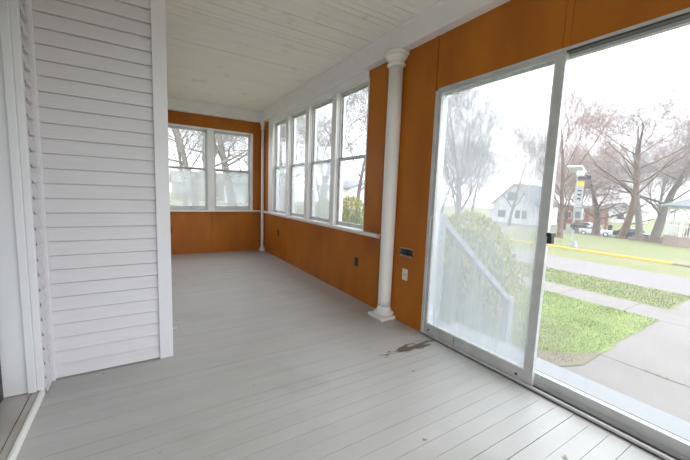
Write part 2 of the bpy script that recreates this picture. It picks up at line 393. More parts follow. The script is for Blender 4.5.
# ------------------------------------------------------------------ end wall windows
blab = ['left window of the far end wall', 'right window of the far end wall']
for i, (a, b) in enumerate(BOP):
    w = sempty('window_%d' % (i + 5), blab[i], ((a + b) / 2, D, ZS))
    MB().box(a, a + .01, D + .0, D + .12, ZS, ZBW).box(b - .01, b, D, D + .12, ZS, ZBW).box(a, b, D, D + .12, ZBW - .012, ZBW).build('window_frame', 'trim', w)
    A, B = a + .01, b - .01; yo = D + .03
    mb = MB(); grid_wall(mb, 1, yo, yo + .05, A, B, ZS + .002, ZBW - .012, [(A + .02, B - .02, ZS + .05, ZBW - .03)]); mb.build('storm_frame', 'alu', w, bevel=.0015)
    mid = 1.695
    def sash(nm, y, z0, z1, g):
        mb = MB(); grid_wall(mb, 1, y, y + .018, A + .018, B - .018, z0, z1, [(A + .036, B - .036, z0 + .03, z1 - .02)])
        s_ = mb.build(nm, 'alu', w, bevel=.001)
        MB().box(A + .036, B - .036, y + .007, y + .011, z0 + .03, z1 - .02).build('glass_pane', g, s_)
    sash('upper_sash', yo + .028, mid - .02, ZBW - .03, 'g_haze')
    sash('lower_sash', yo + .006, ZS + .05, mid + .02, 'g_low')
struct(MB().box(1.167, 1.279, D - .012, D + .02, ZS, ZBW).box(2.03, 2.068, D - .012, D + .02, ZS, ZBW + .02).box(.37, 2.068, D - .012, D + .02, ZBW, ZBW + .02).box(.37, .41, D - .012, D + .02, ZS, ZBW).build('trim_8', 'trim', bevel=.003), 'white casing around the two far end windows')
struct(MB().box(XP + .02, W - .056, D - .055, D + .03, ZS - .03, ZS).build('trim_9', 'trim', bevel=.004), 'white window sill ledge along the far end wall')

# ------------------------------------------------------------------ sliding patio door
pd = sempty('door_2', 'two panel aluminium sliding glass door onto the front walk', (W, (DY0 + DY1) / 2, 0))
mb = MB().box(W - .004, W + .13, DY1 - .028, DY1, 0, DZ).box(W - .004, W + .13, DY0, DY0 + .028, 0, DZ).box(W - .004, W + .13, DY0, DY1, DZ - .018, DZ)
mb.box(W + .052, W + .058, DY0, DY1, DZ - .035, DZ).box(W + .11, W + .13, DY0, DY1, DZ - .035, DZ)
mb.build('door_frame', 'alu', pd, bevel=.001)
mb = MB().box(W - .012, W + .13, DY0, DY1, 0.0, .010).box(W - .012, W + .004, DY0, DY1, 0, .026).box(W + .054, W + .060, DY0, DY1, 0, .035)
mb.build('door_track', 'alu', pd, bevel=.001)
MB().box(W + .0045, W + .0535, DY0 + .03, DY1 - .03, .0102, .012).box(W + .004, W + .053, DY0 + .03, 1.12, DZ - .03, DZ - .019).build('track_channel', 'alud', pd)
def leaf(x, y0, y1, z0, z1, sw0, sw1, br, tr_, g, nm):
    mb = MB(); grid_wall(mb, 0, x, x + .034, y0, y1, z0, z1, [(y0 + sw0, y1 - sw1, z0 + br, z1 - tr_)])
    lf = mb.build(nm, 'alu', pd, bevel=.002)
    MB().box(x + .014, x + .019, y0 + sw0, y1 - sw1, z0 + br, z1 - tr_).build('glass_pane', g, lf)
    return lf
lf = leaf(W + .010, 1.124, DY1 - .026, .014, DZ - .012, .056, .032, .100, .03, 'g_dirty', 'sliding_panel')
MB().box(W + .006, W + .010, 1.18, 1.187, .11, DZ - .05).box(W + .006, W + .010, 2.123, 2.130, .11, DZ - .05).build('glazing_bead', 'alul', lf)
mb = MB().box(W - .014, W + .010, 2.142, 2.152, .96, 1.125).box(W - .006, W + .010, 2.136, 2.158, .94, .965).box(W - .006, W + .010, 2.136, 2.158, 1.12, 1.145)
mb.build('pull_handle', 'silver', lf, bevel=.003)
mb = MB()
for yy in (2.10, 1.235): mb.tube((W + .004, yy, .055), (W + .010, yy, .055), .009, n=10)
mb.box(W + .008, W + .010, 1.80, 1.803, .02, .10)
mb.build('roller_screw', 'black', lf)
lf2 = leaf(W + .068, DY0 + .028, 1.178, .014, DZ - .012, .035, .026, .085, .03, 'g_haze', 'fixed_panel')
MB().box(W - .006, W + .060, 1.090, 1.1225, 1.082, 1.108).box(W + .010, W + .05, 1.094, 1.1225, 1.035, 1.09).build('door_latch', 'black', pd, bevel=.003)

# ------------------------------------------------------------------ columns
def column(cx, cy, r, ph, label):
    t = thing('porch_column', label, 'column', (cx, cy, 0))
    MB().box(cx - ph, min(cx + ph, W - .0005), cy - ph, cy + ph, 0, .034).build('plinth', 'trim', t, bevel=.005)
    pr = []
    for k in range(7):
        a = -pi / 2 + pi * k / 6; pr.append((r * 1.22 + .02 * math.cos(a), .053 + .019 * math.sin(a)))
    pr += [(r * 1.1, .074), (r * 1.1, .085), (r * 1.0, .1), (r * .96, .125)]
    MB().lathe(pr, cx, cy).build('column_base', 'trim', t, smooth=True)
    MB().lathe([(r * .96, .125), (r * .94, .2), (r * 1.0, 1.2), (r * 1.0, 2.0), (r * .97, ZB - .14)], cx, cy).build('shaft', 'trim', t, smooth=True)
    pr = [(r * .97, ZB - .14), (r * 1.18, ZB - .138), (r * 1.28, ZB - .125), (r * 1.28, ZB - .115), (r * 1.1, ZB - .105), (r * 1.12, ZB - .085), (r * 1.35, ZB - .07), (r * 1.52, ZB - .05), (r * 1.56, ZB - .04)]
    MB().lathe(pr, cx, cy).build('capital', 'trim', t, smooth=True)
    MB().lathe([(r * 1.62, ZB - .04), (r * 1.78, ZB - .036), (r * 1.8, ZB - .03), (r * 1.8, ZB - .001)], cx, cy).build('abacus', 'trim', t, smooth=True)
column(2.222, 2.684, .073, .125, 'round white column beside the sliding door')
column(2.245, 6.975, .034, .06, 'slim white column standing in the far corner of the porch')

# ------------------------------------------------------------------ fittings
def outlet(cy, cz, label):
    t = thing('power_outlet', label, 'outlet', (W, cy, cz), 'dark outlets in the stained panels')
    MB().box(W - .007, W, cy - .036, cy + .036, cz - .058, cz + .058).build('cover_plate', 'brown', t, bevel=.003)
    MB().box(W - .009, W - .007, cy - .018, cy + .018, cz + .008, cz + .038).box(W - .009, W - .007, cy - .018, cy + .018, cz - .038, cz - .008).build('receptacle', 'black', t)
outlet(3.345, .470, 'dark brown outlet under the window nearest the round column')
outlet(6.10, .496, 'dark brown outlet low on the street wall near the far corner')
t = thing('power_outlet', 'dark outlet on the far end wall half hidden by the clapboard corner', 'outlet', (.47, D, .488), 'dark outlets in the stained panels')
MB().box(.434, .506, D - .007, D, .43, .546).build('cover_plate', 'brown', t, bevel=.003)
MB().box(.452, .488, D - .009, D - .007, .496, .526).box(.452, .488, D - .009, D - .007, .45, .48).build('receptacle', 'black', t)
t = thing('wall_plate', 'ivory wall plate with one centre jack below the mail slot', 'wall plate', (W, 2.453, .512))
MB().box(W - .006, W, 2.415, 2.491, .454, .571).build('cover_plate', 'ivory', t, bevel=.003)
MB().tube((W - .012, 2.453, .512), (W - .006, 2.453, .512), .006).build('jack', 'brown', t)
t = thing('mail_slot', 'metal lined mail slot cut through the stained panel beside the sliding door', 'mail slot', (W, 2.454, .742))
a, b, c, d = slot
mb = MB().box(W + .001, W + .125, a + .001, a + .006, c + .001, d - .001).box(W + .001, W + .125, b - .006, b - .001, c + .001, d - .001).box(W + .001, W + .125, a + .006, b - .006, c + .001, c + .006).box(W + .001, W + .125, a + .006, b - .006, d - .006, d - .001)
mb.build('sleeve', 'silver', t); MB().box(W + .10, W + .106, a + .006, b - .006, c + .006, d - .006).build('flap', 'alud', t)
mb = MB(); grid_wall(mb, 0, W - .006, W, a - .012, b + .012, c - .012, d + .012, [(a, b, c, d)]); mb.build('slot_frame', 'wood', t, bevel=.002)
MB().tube((XP, YP + .045, .20), (XP + .03, YP + .045, .20), .006).tube((XP + .03, YP + .045, .185), (XP + .03, YP + .045, .215), .004).build('hook', 'silver', cbd)

#---OUTSIDE---
# ------------------------------------------------------------------ ground
mb = MB(); xs = [2.43, 4.0, 8.1, 9.1, 11.0, 16.05, 17, 24, 31, 38, 45, 52, 60, 90, 160]
ys = [-120, -40, -15, 0, 15, 40, 80, 160]
k = 0
for x in xs:
    for y in ys: mb.v.append((x, y, ground_z(x) - (.12 if x < 16.04 else 0)))
n = len(ys)
for i in range(len(xs) - 1):
    for j in range(n - 1): mb.f.append((i * n + j, i * n + j + 1, (i + 1) * n + j + 1, (i + 1) * n + j))
gr = mb.build('ground', 'grassg', fix=False); struct(gr, 'pale green spring lawn falling away beyond the street')
mb = MB(); mb.quad((-60, D + .2, GZ), (2.5, D + .2, GZ), (2.5, 160, GZ), (-60, 160, GZ)); mb.quad((2.5, 14, GZ), (8.1, 14, GZ), (8.1, 160, GZ), (2.5, 160, GZ)); mb.quad((-60, -60, GZ), (2.43, -60, GZ), (2.43, YB - .2, GZ), (-60, YB - .2, GZ)); mb.build('side_lawn', 'grassg', gr, fix=False)
g2 = MB()
def flat(x0, x1, y0, y1, z, m, nm, label, th=.04):
    o = MB().box(x0, x1, y0, y1, z - th, z).build(nm, m); return struct(o, label)
flat(11.0, 16.05, -60, 120, GZ - .05, 'asphalt', 'road', 'pale grey street in front of the porch')
# near lawn patches (grass), soil rim
mb = MB()
edge = [(4.0, 2.35), (4.55, 1.95), (4.85, 1.80), (5.6, 1.80), (6.6, 1.84), (8.1, 1.85), (8.1, 14), (2.5, 14), (2.5, 2.5)]
re_ = random.Random(3); e2 = []
for (xa, ya), (xb, yb) in zip(edge[:6], edge[1:6]):
    m_ = max(2, int(math.hypot(xb - xa, yb - ya) / .06))
    for q in range(m_): e2.append((xa + (xb - xa) * q / m_, ya + (yb - ya) * q / m_ + re_.gauss(0, .018)))
mb.quad(*[(x, y, GZ + .0) for x, y in e2 + edge[5:]]); o = mb.build('lawn_patch', 'grassn', gr)
MB().quad((2.5, 2.5, GZ + .006), (3.9, 2.36, GZ + .006), (4.45, 1.93, GZ + .006), (4.85, 1.76, GZ + .006), (5.5, 1.79, GZ + .006), (5.0, 2.05, GZ + .006), (4.6, 2.45, GZ + .006), (4.1, 2.9, GZ + .006), (2.5, 3.0, GZ + .006)).build('soil_edge', 'dirt', gr)
MB().box(9.1, 10.98, 1.95, 60, GZ - .04, GZ).box(9.1, 10.98, -60, -.1, GZ - .04, GZ).box(2.5, 8.1, -60, -.1, GZ - .04, GZ).box(8.1, 9.1, 60, 120, GZ - .04, GZ).build('verge', 'grassg', gr)
# front walk slabs, sidewalk, kerb
mb = MB()
for x0, x1 in ((2.86, 5.43), (5.445, 8.1), (9.1, 10.98)): mb.box(x0, x1, -.1, 1.95 if x0 > 9 else 2.5 if x0 < 3.8 else 2.2, GZ - .06, GZ - .006)
struct(mb.build('walkway', 'concrete'), 'concrete front walk leading from the sliding door to the sidewalk')
mb = MB(); y = -30
while y < 60: mb.box(8.105, 9.095, y, y + 1.19, GZ - .06, GZ - .004); y += 1.2
struct(mb.build('sidewalk', 'concrete'), 'concrete sidewalk along the near side of the street')
MB_ = MB().box(16.05, 16.32, 3.55, 60, GZ - .1, GZ + .07); struct(MB_.build('kerb', 'yellow', bevel=.02), 'yellow painted kerb across the street')
struct(MB().box(16.05, 16.32, -60, 3.54, GZ - .1, GZ + .07).build('kerb', 'kerb', bevel=.02), 'unpainted kerb across the street, right of the yellow stretch')
struct(MB().box(50, 70, -10, 90, -3.84, -3.835).build('parking_lot', 'asphalt'), 'grey parking lot where the cars stand')
# porch ledge and steps outside the door
struct(MB().box(W + .131, 2.60, -.25, 2.20, -.06, -.004).box(2.606, 2.83, -.25, 2.20, -.06, -.004).build('trim_10', 'ledge', bevel=.003), 'white ledge boards outside the sliding door')
struct(MB().box(2.44, 2.82, -.25, 2.45, GZ, -.061).box(2.821, 3.12, -.1, 2.2, GZ, -.20).box(3.121, 3.42, -.1, 2.2, GZ, -.40).box(3.421, 3.72, -.1, 2.2, GZ, -.60).build('stairs', 'concrete'), 'concrete steps down from the porch to the front walk')
struct(MB().box(L - .3, W + .12, YB - .1, D + .11, GZ, -.151).build('foundation', 'concrete'), 'porch foundation under the floor')
# handrail
t = thing('stair_railing', 'pale grey wooden stair railing sloping down beyond the dirty glass of the sliding door', 'railing', (2.5, 2.26, -.06))
a_, b_ = (2.46, 2.26, 1.16), (3.86, 2.26, .06)
def sl(p0, p1, hw, hh):
    mb = MB(); mb.prism([(p0[0], p0[2] - hh), (p1[0], p1[2] - hh), (p1[0], p1[2] + hh), (p0[0], p0[2] + hh)], 1, p0[1] - hw, p0[1] + hw); return mb
sl(a_, b_, .04, .035).build('top_rail', 'rail', t)
MB().box(2.44, 2.56, 2.20, 2.32, -.06, 1.16).build('newel_post', 'rail', t, bevel=.004)
MB().box(3.80, 3.90, 2.21, 2.31, GZ, .12).build('newel_post', 'rail', t, bevel=.004)

# ------------------------------------------------------------------ grass blades near the door
mb = MB(); rg = random.Random(7)
def inside(x, y):
    if x < 4.85: return y > 1.80 + (4.85 - x) * .70
    return y > 1.83
cnt = 0
while cnt < 26000:
    x = rg.uniform(3.7, 8.08); y = rg.uniform(1.82, 5.2)
    if not inside(x, y) or (x < 4.95 and y > 2.6): continue
    if inside(x, y) and y < 2.3 + max(0, (5.2 - x)) * .5 and rg.random() < .35: continue
    cnt += 1
    h = rg.uniform(.012, .036) * (.6 + .8 * (noise.noise(Vector((x * 1.5, y * 1.5, 0))) + .5)); a = rg.uniform(0, 2 * pi); l = rg.uniform(0, .03); w = .004
    mb.v += [(x - math.cos(a) * w, y - math.sin(a) * w, GZ), (x + math.cos(a) * w, y + math.sin(a) * w, GZ), (x + l * math.sin(a), y - l * math.cos(a), GZ + max(h, .012))]
    k = len(mb.v) - 3; mb.f.append((k, k + 1, k + 2))
for _ in range(9000):
    x = rg.uniform(9.12, 10.95); y = rg.uniform(1.97, 6.5); h = rg.uniform(.02, .05); a = rg.uniform(0, 2 * pi); w = .006
    mb.v += [(x - math.cos(a) * w, y - math.sin(a) * w, GZ), (x + math.cos(a) * w, y + math.sin(a) * w, GZ), (x + .02 * math.sin(a), y - .02 * math.cos(a), GZ + h)]
    k = len(mb.v) - 3; mb.f.append((k, k + 1, k + 2))
for _ in range(160):
    x = 5.437 + rg.gauss(0, .012); y = rg.uniform(.3, 1.3); h = rg.uniform(.02, .05); w = .006
    mb.v += [(x - w, y, GZ - .01), (x + w, y, GZ - .01), (x + rg.gauss(0, .02), y + rg.gauss(0, .02), GZ + h)]
    k = len(mb.v) - 3; mb.f.append((k, k + 1, k + 2))
tag(mb.build('grass', 'blade', fix=False), 'short spring grass beside the front walk', 'grass', kind='stuff')

# ------------------------------------------------------------------ shrubs along the porch
def shrub(cx, cy, rx, ry, top, seed, label, n=5200):
    t = thing('shrub', label, 'shrub', (cx, cy, GZ), 'golden evergreen shrubs along the porch')
    r = random.Random(seed); mb = MB()
    H = top - GZ
    for _ in range(n):
        u = r.uniform(-.25, 1); a = r.uniform(0, 2 * pi); q = math.sqrt(max(0, 1 - max(u, 0) ** 2.4))
        nz = 1 + .22 * noise.noise(Vector((math.cos(a) * 2 + cx * 3, math.sin(a) * 2 + cy, u * 3)))
        rr = r.uniform(.82, 1.06) * nz
        x = cx + rx * q * math.cos(a) * rr; y = cy + ry * q * math.sin(a) * rr; z = GZ + H * (.2 + .8 * u) * (.9 + .1 * rr)
        if z < GZ: continue
        s = r.uniform(.02, .05); d1 = Vector((r.gauss(0, 1), r.gauss(0, 1), r.gauss(0, 1))).normalized(); d2 = Vector((r.gauss(0, .5), r.gauss(0, .5), 1.2)).normalized()
        c = Vector((x, y, z)); mb.quad(c - d1 * s * .35, c + d1 * s * .35, c + d1 * s * .2 + d2 * s * 1.6, c - d1 * s * .2 + d2 * s * 1.6)
    mb.build('foliage', 'hedge', t, fix=False)
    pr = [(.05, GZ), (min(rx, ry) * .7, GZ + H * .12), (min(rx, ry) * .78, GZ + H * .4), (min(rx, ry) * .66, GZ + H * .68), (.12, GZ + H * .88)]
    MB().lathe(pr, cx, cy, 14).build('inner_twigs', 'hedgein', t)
shrub(4.35, 3.28, .85, .74, 1.06, 1, 'golden green shrub seen through the dirty glass of the sliding door', 7000)
shrub(3.75, 4.5, .55, .56, 1.30, 2, 'golden shrub filling the lower part of the window nearest the column')
shrub(3.75, 5.75, .55, .55, 1.22, 3, 'golden shrub beyond the second street side window')
shrub(3.8, 7.0, .55, .55, 1.12, 4, 'pale shrub beyond the third street side window')
shrub(4.0, 8.6, .6, .75, .85, 5, 'farthest shrub of the row along the porch')

# ------------------------------------------------------------------ trees
def tree(loc, H, r0, seed, label, name='bare_tree', lean=(0, 0), spread=.7, fork=.3, up=.25, dens=1., m=('bark', 'twig'), levels=5, stems=1, tw=1., group=None):
    rt = thing(name, label, 'tree', loc, group)
    R = random.Random(seed); big = MB(); tw_ = MB(); base = Vector(loc)
    def grow(p, d, ln, r, lv):
        nseg = (8, 8, 7, 5, 3, 2)[lv]; tgt = big if lv < 2 else tw_
        q = p; sides = (9, 6, 4, 3, 3, 3)[lv]; end = .2 if lv == 0 else .15
        wob = (.07, .13, .17, .2, .2, .2)[lv]
        for k in range(nseg):
            rr0 = r * (1 - (1 - end) * k / nseg); rr1 = r * (1 - (1 - end) * (k + 1) / nseg)
            d = (d + Vector((R.gauss(0, wob), R.gauss(0, wob), R.gauss(0, wob * .7) + (up * .25 if lv else 0)))).normalized()
            e = q + d * ln / nseg
            tgt.tube(q, e, max(rr0, .003 * tw), max(rr1, .002 * tw), sides, caps=False)
            t_ = (k + 1) / nseg
            if lv < levels - 1 and t_ >= (fork if lv == 0 else .2):
                for _ in range((2, 2, 2, 2, 1, 0)[lv]):
                    if R.random() > dens * (1., .74, .78, .85, .5)[lv]: continue
                    ax = d.orthogonal().normalized(); ax.rotate(Matrix.Rotation(R.uniform(0, 2 * pi), 3, d))
                    an = R.uniform(.5, 1.2) * spread
                    c = (d * math.cos(an) + ax * math.sin(an)).normalized()
                    f = R.uniform(.5, .85) * (1 - .5 * t_) * (1.25 if lv == 0 else 1)
                    grow(e, c, ln * f, rr1 * (R.uniform(.3, .5) if lv == 0 else R.uniform(.38, .6)), lv + 1)
            q = e
    r0 *= .72
    for s in range(stems):
        a = 2 * pi * s / max(stems, 1) + .6; t_ = .22 if stems > 1 else 0
        d = Vector((lean[0] + t_ * math.cos(a), lean[1] + t_ * math.sin(a), 1)).normalized()
        p0 = base + Vector((math.cos(a), math.sin(a), 0)) * (r0 * .5 if stems > 1 else 0)
        big.tube(p0 - Vector((0, 0, .15)), p0 + Vector((0, 0, .25)), r0 * 1.5, r0 * 1.02, 9, caps=False)
        grow(p0 + Vector((0, 0, .2)), d, H * .82, r0, 0)
    big.build('trunk', m[0], rt, smooth=True, fix=False); tw_.build('branches', m[1], rt, fix=False)
    return rt
RD = ('barkw', 'twigr')
tree((24.6, 11.2, -1.2), 8.6, .25, 11, 'bare reddish tree just right of the sliding door meeting stile', spread=.95, fork=.18, up=.45, m=RD, dens=1.05)
tree((37.5, 11.9, -1.93), 12., .42, 12, 'big leaning brown tree trunk in front of the dark parked car', lean=(0, -.30), spread=1., fork=.3, up=.2, m=RD, tw=1.4)
tree((38.5, 10.9, -1.98), 12.5, .40, 13, 'tall forked tree with crooked branches behind the leaning trunk', spread=1.1, fork=.3, up=.2, tw=1.4, dens=1.05)
tree((44, 11.3, -2.45), 12., .60, 14, 'broad dark tree beside the gazebo', lean=(0, -.2), spread=1.15, fork=.22, up=.1, tw=1.8)
tree((42, 15.6, -2.28), 8., .55, 15, 'low spreading reddish tree beyond the white parked car', spread=1.3, fork=.15, up=.05, m=RD, tw=1.6)
tree((65, 16.4, -3.84), 15, .4, 16, 'slender grey tree between the leaning trunk and the gazebo', spread=.9, tw=2.)
tree((46, 6.4, -2.6), 12, .4, 17, 'bare tree behind the gazebo roof at the right edge', spread=1., tw=1.8)
tree((58, 24, -3.6), 13, .35, 18, 'reddish tree in the middle distance above the parked cars', spread=1.15, fork=.15, m=RD, tw=2.4)
tree((66, 13.6, -3.84), 13, .4, 19, 'distant reddish tree filling the gap left of the gazebo', spread=1.1, fork=.15, m=RD, tw=2.6)
tree((70, 21.5, -3.84), 14, .35, 20, 'distant reddish tree standing directly behind the leaning trunk', spread=1.15, fork=.12, m=RD, tw=2.6)
tree((66, 29.5, -3.84), 13, .35, 27, 'distant reddish tree behind the crosswalk beacon pole', spread=1.15, fork=.12, m=RD, tw=2.6)
tree((20.5, 16.6, -1.05), 10., .30, 21, 'tall fan shaped tree seen through the dirty glass of the sliding door', spread=.75, fork=.12, up=.45, dens=1.05, stems=2)
tree((46, 34.5, -2.7), 11, .36, 22, 'dark bare tree left of the white gabled house', spread=1., fork=.2, tw=2.)
tree((55, 49, -3.4), 16, .4, 23, 'distant tree behind the shrub and the stair railing', spread=1.1, fork=.15, tw=2.4)
tree((60, 36.5, -3.84), 16, .4, 24, 'distant tree rising behind the right slope of the white gabled house', spread=1., fork=.2, tw=2.6, m=RD)
tree((17, 12.2, GZ), 3.4, .03, 25, 'thin bare sapling standing by the kerb', name='sapling', spread=.5, up=.6, levels=4, tw=1.)
# beyond the street windows and the end windows
tree((14.6, 21.6, GZ), 10, .26, 31, 'bare tree with crooked branches filling the window nearest the column', spread=1.1, fork=.15, up=0, tw=1.1)
tree((9.6, 18.4, GZ), 9.5, .28, 32, 'bare street tree across the second and third street side windows', spread=1.15, fork=.15, up=.05, tw=1.7, dens=1.1)
tree((9.8, 24.5, GZ), 11, .34, 33, 'big bare tree seen through the far street side windows', spread=1.15, fork=.15, up=.05, tw=2., dens=1.1)
tree((22.5, 43, -1.1), 12, .3, 34, 'distant bare tree behind the street name sign', spread=1.1, fork=.15, tw=2.)
tree((2.9, 21.5, GZ), 11, .30, 35, 'large pale trunked tree in the left far end window', spread=1.1, fork=.16, up=.1, tw=1.1, dens=1.05)
tree((6.0, 25.5, GZ), 12, .5, 36, 'large tree with thick trunk in the right far end window', spread=1.2, fork=.24, up=0, tw=1.2, dens=1.05)
tree((6.6, 40, GZ), 13, .35, 37, 'distant bare tree between the two far end windows', spread=1.1, fork=.15, tw=2.)
tree((3.6, 34, GZ), 12, .3, 38, 'distant bare tree at the left of the left far end window', spread=1.1, fork=.15, tw=1.8)
tree((11.5, 42, GZ), 12, .3, 39, 'distant bare tree behind the thick trunk of the right far end window', spread=1.1, fork=.15, tw=2.)

# ------------------------------------------------------------------ buildings
def building(loc, sx, sy, h, rh, wall, roof, label, ridge='x', cat='house', name='house', wins=(), face='x'):
    """box at loc (centre of base) with a gable roof; windows are (side, u, z, w, h) on the -x ('x') or -y ('y') side"""
    t = thing(name, label, cat, loc); cx, cy, z = loc
    mb = MB().box(cx - sx / 2, cx + sx / 2, cy - sy / 2, cy + sy / 2, z, z + h)
    g = .35
    if ridge == 'x':
        mb.prism([(cy - sy / 2, z + h), (cy + sy / 2, z + h), (cy, z + h + rh)], 0, cx - sx / 2, cx + sx / 2)
        rf = MB()
        for s in (-1, 1):
            e = cy + s * (sy / 2 + g); ez = z + h - g * rh / (sy / 2)
            rf.prism([(cy, z + h + rh), (e, ez), (e, ez + .15), (cy, z + h + rh + .17)], 0, cx - sx / 2 - g, cx + sx / 2 + g)
    else:
        mb.prism([(cx - sx / 2, z + h), (cx + sx / 2, z + h), (cx, z + h + rh)], 1, cy - sy / 2, cy + sy / 2)
        rf = MB()
        for s in (-1, 1):
            e = cx + s * (sx / 2 + g); ez = z + h - g * rh / (sx / 2)
            rf.prism([(cx, z + h + rh), (e, ez), (e, ez + .15), (cx, z + h + rh + .17)], 1, cy - sy / 2 - g, cy + sy / 2 + g)
    mb.build('walls', wall, t); rf.build('roof', roof, t)
    for side, u, wz, w, hh in wins:
        if side == 'x':
            x = cx - sx / 2; fo = MB().box(x - .07, x, cy + u - w / 2 - .1, cy + u + w / 2 + .1, z + wz - .1, z + wz + hh + .1).build('window', 'white', t)
            MB().box(x - .1, x - .07, cy + u - w / 2, cy + u + w / 2, z + wz, z + wz + hh).build('pane', 'pane', fo)
        else:
            y = cy - sy / 2; fo = MB().box(cx + u - w / 2 - .1, cx + u + w / 2 + .1, y - .07, y, z + wz - .1, z + wz + hh + .1).build('window', 'white', t)
            MB().box(cx + u - w / 2, cx + u + w / 2, y - .1, y - .07, z + wz, z + wz + hh).build('pane', 'pane', fo)
    return t
building((72, 40.5, -3.84), 9, 9.5, 4.2, 4.2, 'white', 'roofg', 'white gabled house seen through the dirty glass of the sliding door', wins=[('x', -2.6, 1.2, 1.0, 1.7), ('x', -1.2, 1.2, 1.0, 1.7), ('x', 2.4, 1.2, 1.8, 1.5), ('x', 0.3, 4.9, 2.2, 1.7)])
building((86, 45.0, -3.84), 8, 2.6, 7.5, 1., 'brick', 'roofb', 'tall narrow red brick building right of the white gabled house', name='brick_building', cat='building')
building((90, 38.2, -3.84), 10, 10, 3.6, .6, 'brick', 'roofb', 'long low red brick building behind the parked cars', name='brick_building', cat='building', wins=[('x', -3.2, 1.3, 1.6, 1.5), ('x', -.6, 1.3, 1.6, 1.5), ('x', 2., 1.3, 1.6, 1.5)])
building((112, 37, -3.84), 8, 11, 3.0, 2., 'white', 'roofg', 'small distant white house above the dark parked car', wins=[('x', -2, 1, 1.4, 1.3), ('x', 2, 1, 1.4, 1.3)])
building((50, 57, -3.), 9, 10, 3.1, 2.0, 'pinkbrick', 'roofb', 'pale brown house above the shrub behind the dirty glass', wins=[('x', -2, 1, 1.4, 1.3), ('x', 2, 1, 1.4, 1.3)])
building((30.5, 45.5, -1.5), 9, 9, 3.5, 1.4, 'outerwall', 'roofg', 'house with a grey roof above the golden shrub', ridge='y', wins=[('x', -2, 1, 1.2, 1.3), ('y', 0, 1, 1.2, 1.3)])
building((16.3, 53, GZ), 9, 7, 3.0, 1.6, 'white', 'roofg', 'white building beyond the right far end window', wins=[('y', -2.5, 1, 1.2, 1.2), ('y', 2, 1, 1.2, 1.2)])
building((9.5, 66, GZ), 9, 7, 3.0, 1.8, 'pinkbrick', 'roofb', 'distant brown house beyond the left far end window', wins=[('y', -2.5, 1, 1.2, 1.2), ('y', 2, 1, 1.2, 1.2)])

# gazebo
gx, gy, gz = 34.6, 6.35, -1.75
t = thing('gazebo', 'white posted gazebo with a grey roof and brick base at the right edge', 'gazebo', (gx, gy, gz))
def ngon(r, z, n=8, o=pi / 8): return [(gx + r * math.cos(2 * pi * k / n + o), gy + r * math.sin(2 * pi * k / n + o), z) for k in range(n)]
mb = MB(); mb.prism([(a[0], a[1]) for a in ngon(2.0, 0)], 2, gz - .3, gz + .82); mb.build('brick_base', 'pinkbrick', t)
mb = MB(); A = ngon(2.35, gz + 2.95); B = ngon(2.35, gz + 3.07); k = len(mb.v); mb.v += A + B + [(gx, gy, gz + 3.95)]
for i in range(8): j = (i + 1) % 8; mb.f += [(i, j, 8 + j, 8 + i), (8 + i, 8 + j, 16)]
mb.f.append(tuple(range(8))); mb.build('roof', 'roofg', t)
mb = MB(); mb.prism([(a[0], a[1]) for a in ngon(1.95, 0)], 2, gz + 2.75, gz + 2.95); mb.build('ceiling_beam', 'white', t)
pp = ngon(1.86, gz)
for a in pp: MB().tube((a[0], a[1], gz + .82), (a[0], a[1], gz + 2.76), .085, .075, 8).build('post', 'white', t)
for i in range(8):
    if i == 6: continue
    a = Vector(pp[i]); b = Vector(pp[(i + 1) % 8]); mb = MB()
    mb.tube(a + Vector((0, 0, 1.55)), b + Vector((0, 0, 1.55)), .035, n=6)
    for s in range(1, 9): q = a.lerp(b, s / 9); mb.tube(q + Vector((0, 0, .82)), q + Vector((0, 0, 1.55)), .018, n=4)
    mb.build('railing', 'white', t)
# low brown fence
t = thing('picket_fence', 'low brown fence left of the gazebo', 'fence', (36, 8.9, -1.8))
for k in range(18):
    y = 8.15 + k * .14; MB().box(35.98, 36.02, y, y + .09, -1.9, -1.32 + .05 * math.sin(k * 2.1)).build('picket', 'fence', t)
MB().box(36.02, 36.06, 8.1, 10.7, -1.68, -1.62).box(36.02, 36.06, 8.1, 10.7, -1.42, -1.36).build('rail', 'fence', t)

# ------------------------------------------------------------------ crossing beacon pole
px, py = 16.9, 7.03
t = thing('crossing_beacon', 'crosswalk beacon pole with solar panel and yellow topped sign by the kerb', 'beacon', (px, py, GZ))
MB().box(px - .13, px + .13, py - .13, py + .13, GZ - .02, GZ + .05).lathe([(.12, GZ + .05), (.11, GZ + .1), (.08, GZ + .28), (.06, GZ + .32)], px, py, 12).build('pole_base', 'pole', t)
MB().tube((px, py + .14, GZ + .3), (px, py + .20, 2.62), .04, .04, 10).build('pole', 'sgrey', t)
px0 = px; sy_ = py - .02
mb = MB().box(px - .10, px - .07, py - .13, py + .15, 1.06, 2.02); sg = mb.build('sign', 'sgrey', t)
MB().box(px - .105, px - .07, py - .13, py + .15, 2.02, 2.24).build('sign_top', 'sign_y', sg)
mb = MB()
for z0 in (1.78, 1.60, 1.42): mb.box(px - .105, px - .10, py - .07, py + .08, z0, z0 + .07).box(px - .105, px - .10, py - .05, py - .01, z0 - .05, z0 - .02)
mb.build('sign_writing', 'black', sg)
mb = MB(); R_ = Matrix.Rotation(.5, 3, 'Y')
bx = MB().box(-.27, .27, -.30, .30, -.02, .02); bx.v = [tuple(R_ @ Vector(v) + Vector((px - .05, py + .24, 2.78))) for v in bx.v]; sp_ = bx.build('solar_panel', 'alul', t)
bx = MB().box(-.23, .23, -.26, .26, -.03, -.0205); bx.v = [tuple(R_ @ Vector(v) + Vector((px - .05, py + .24, 2.78))) for v in bx.v]; bx.build('panel_underside', 'alu', sp_)
MB().box(px - .12, px + .02, py - .05, py + .2, 2.5, 2.7).build('battery_box', 'alu', t)
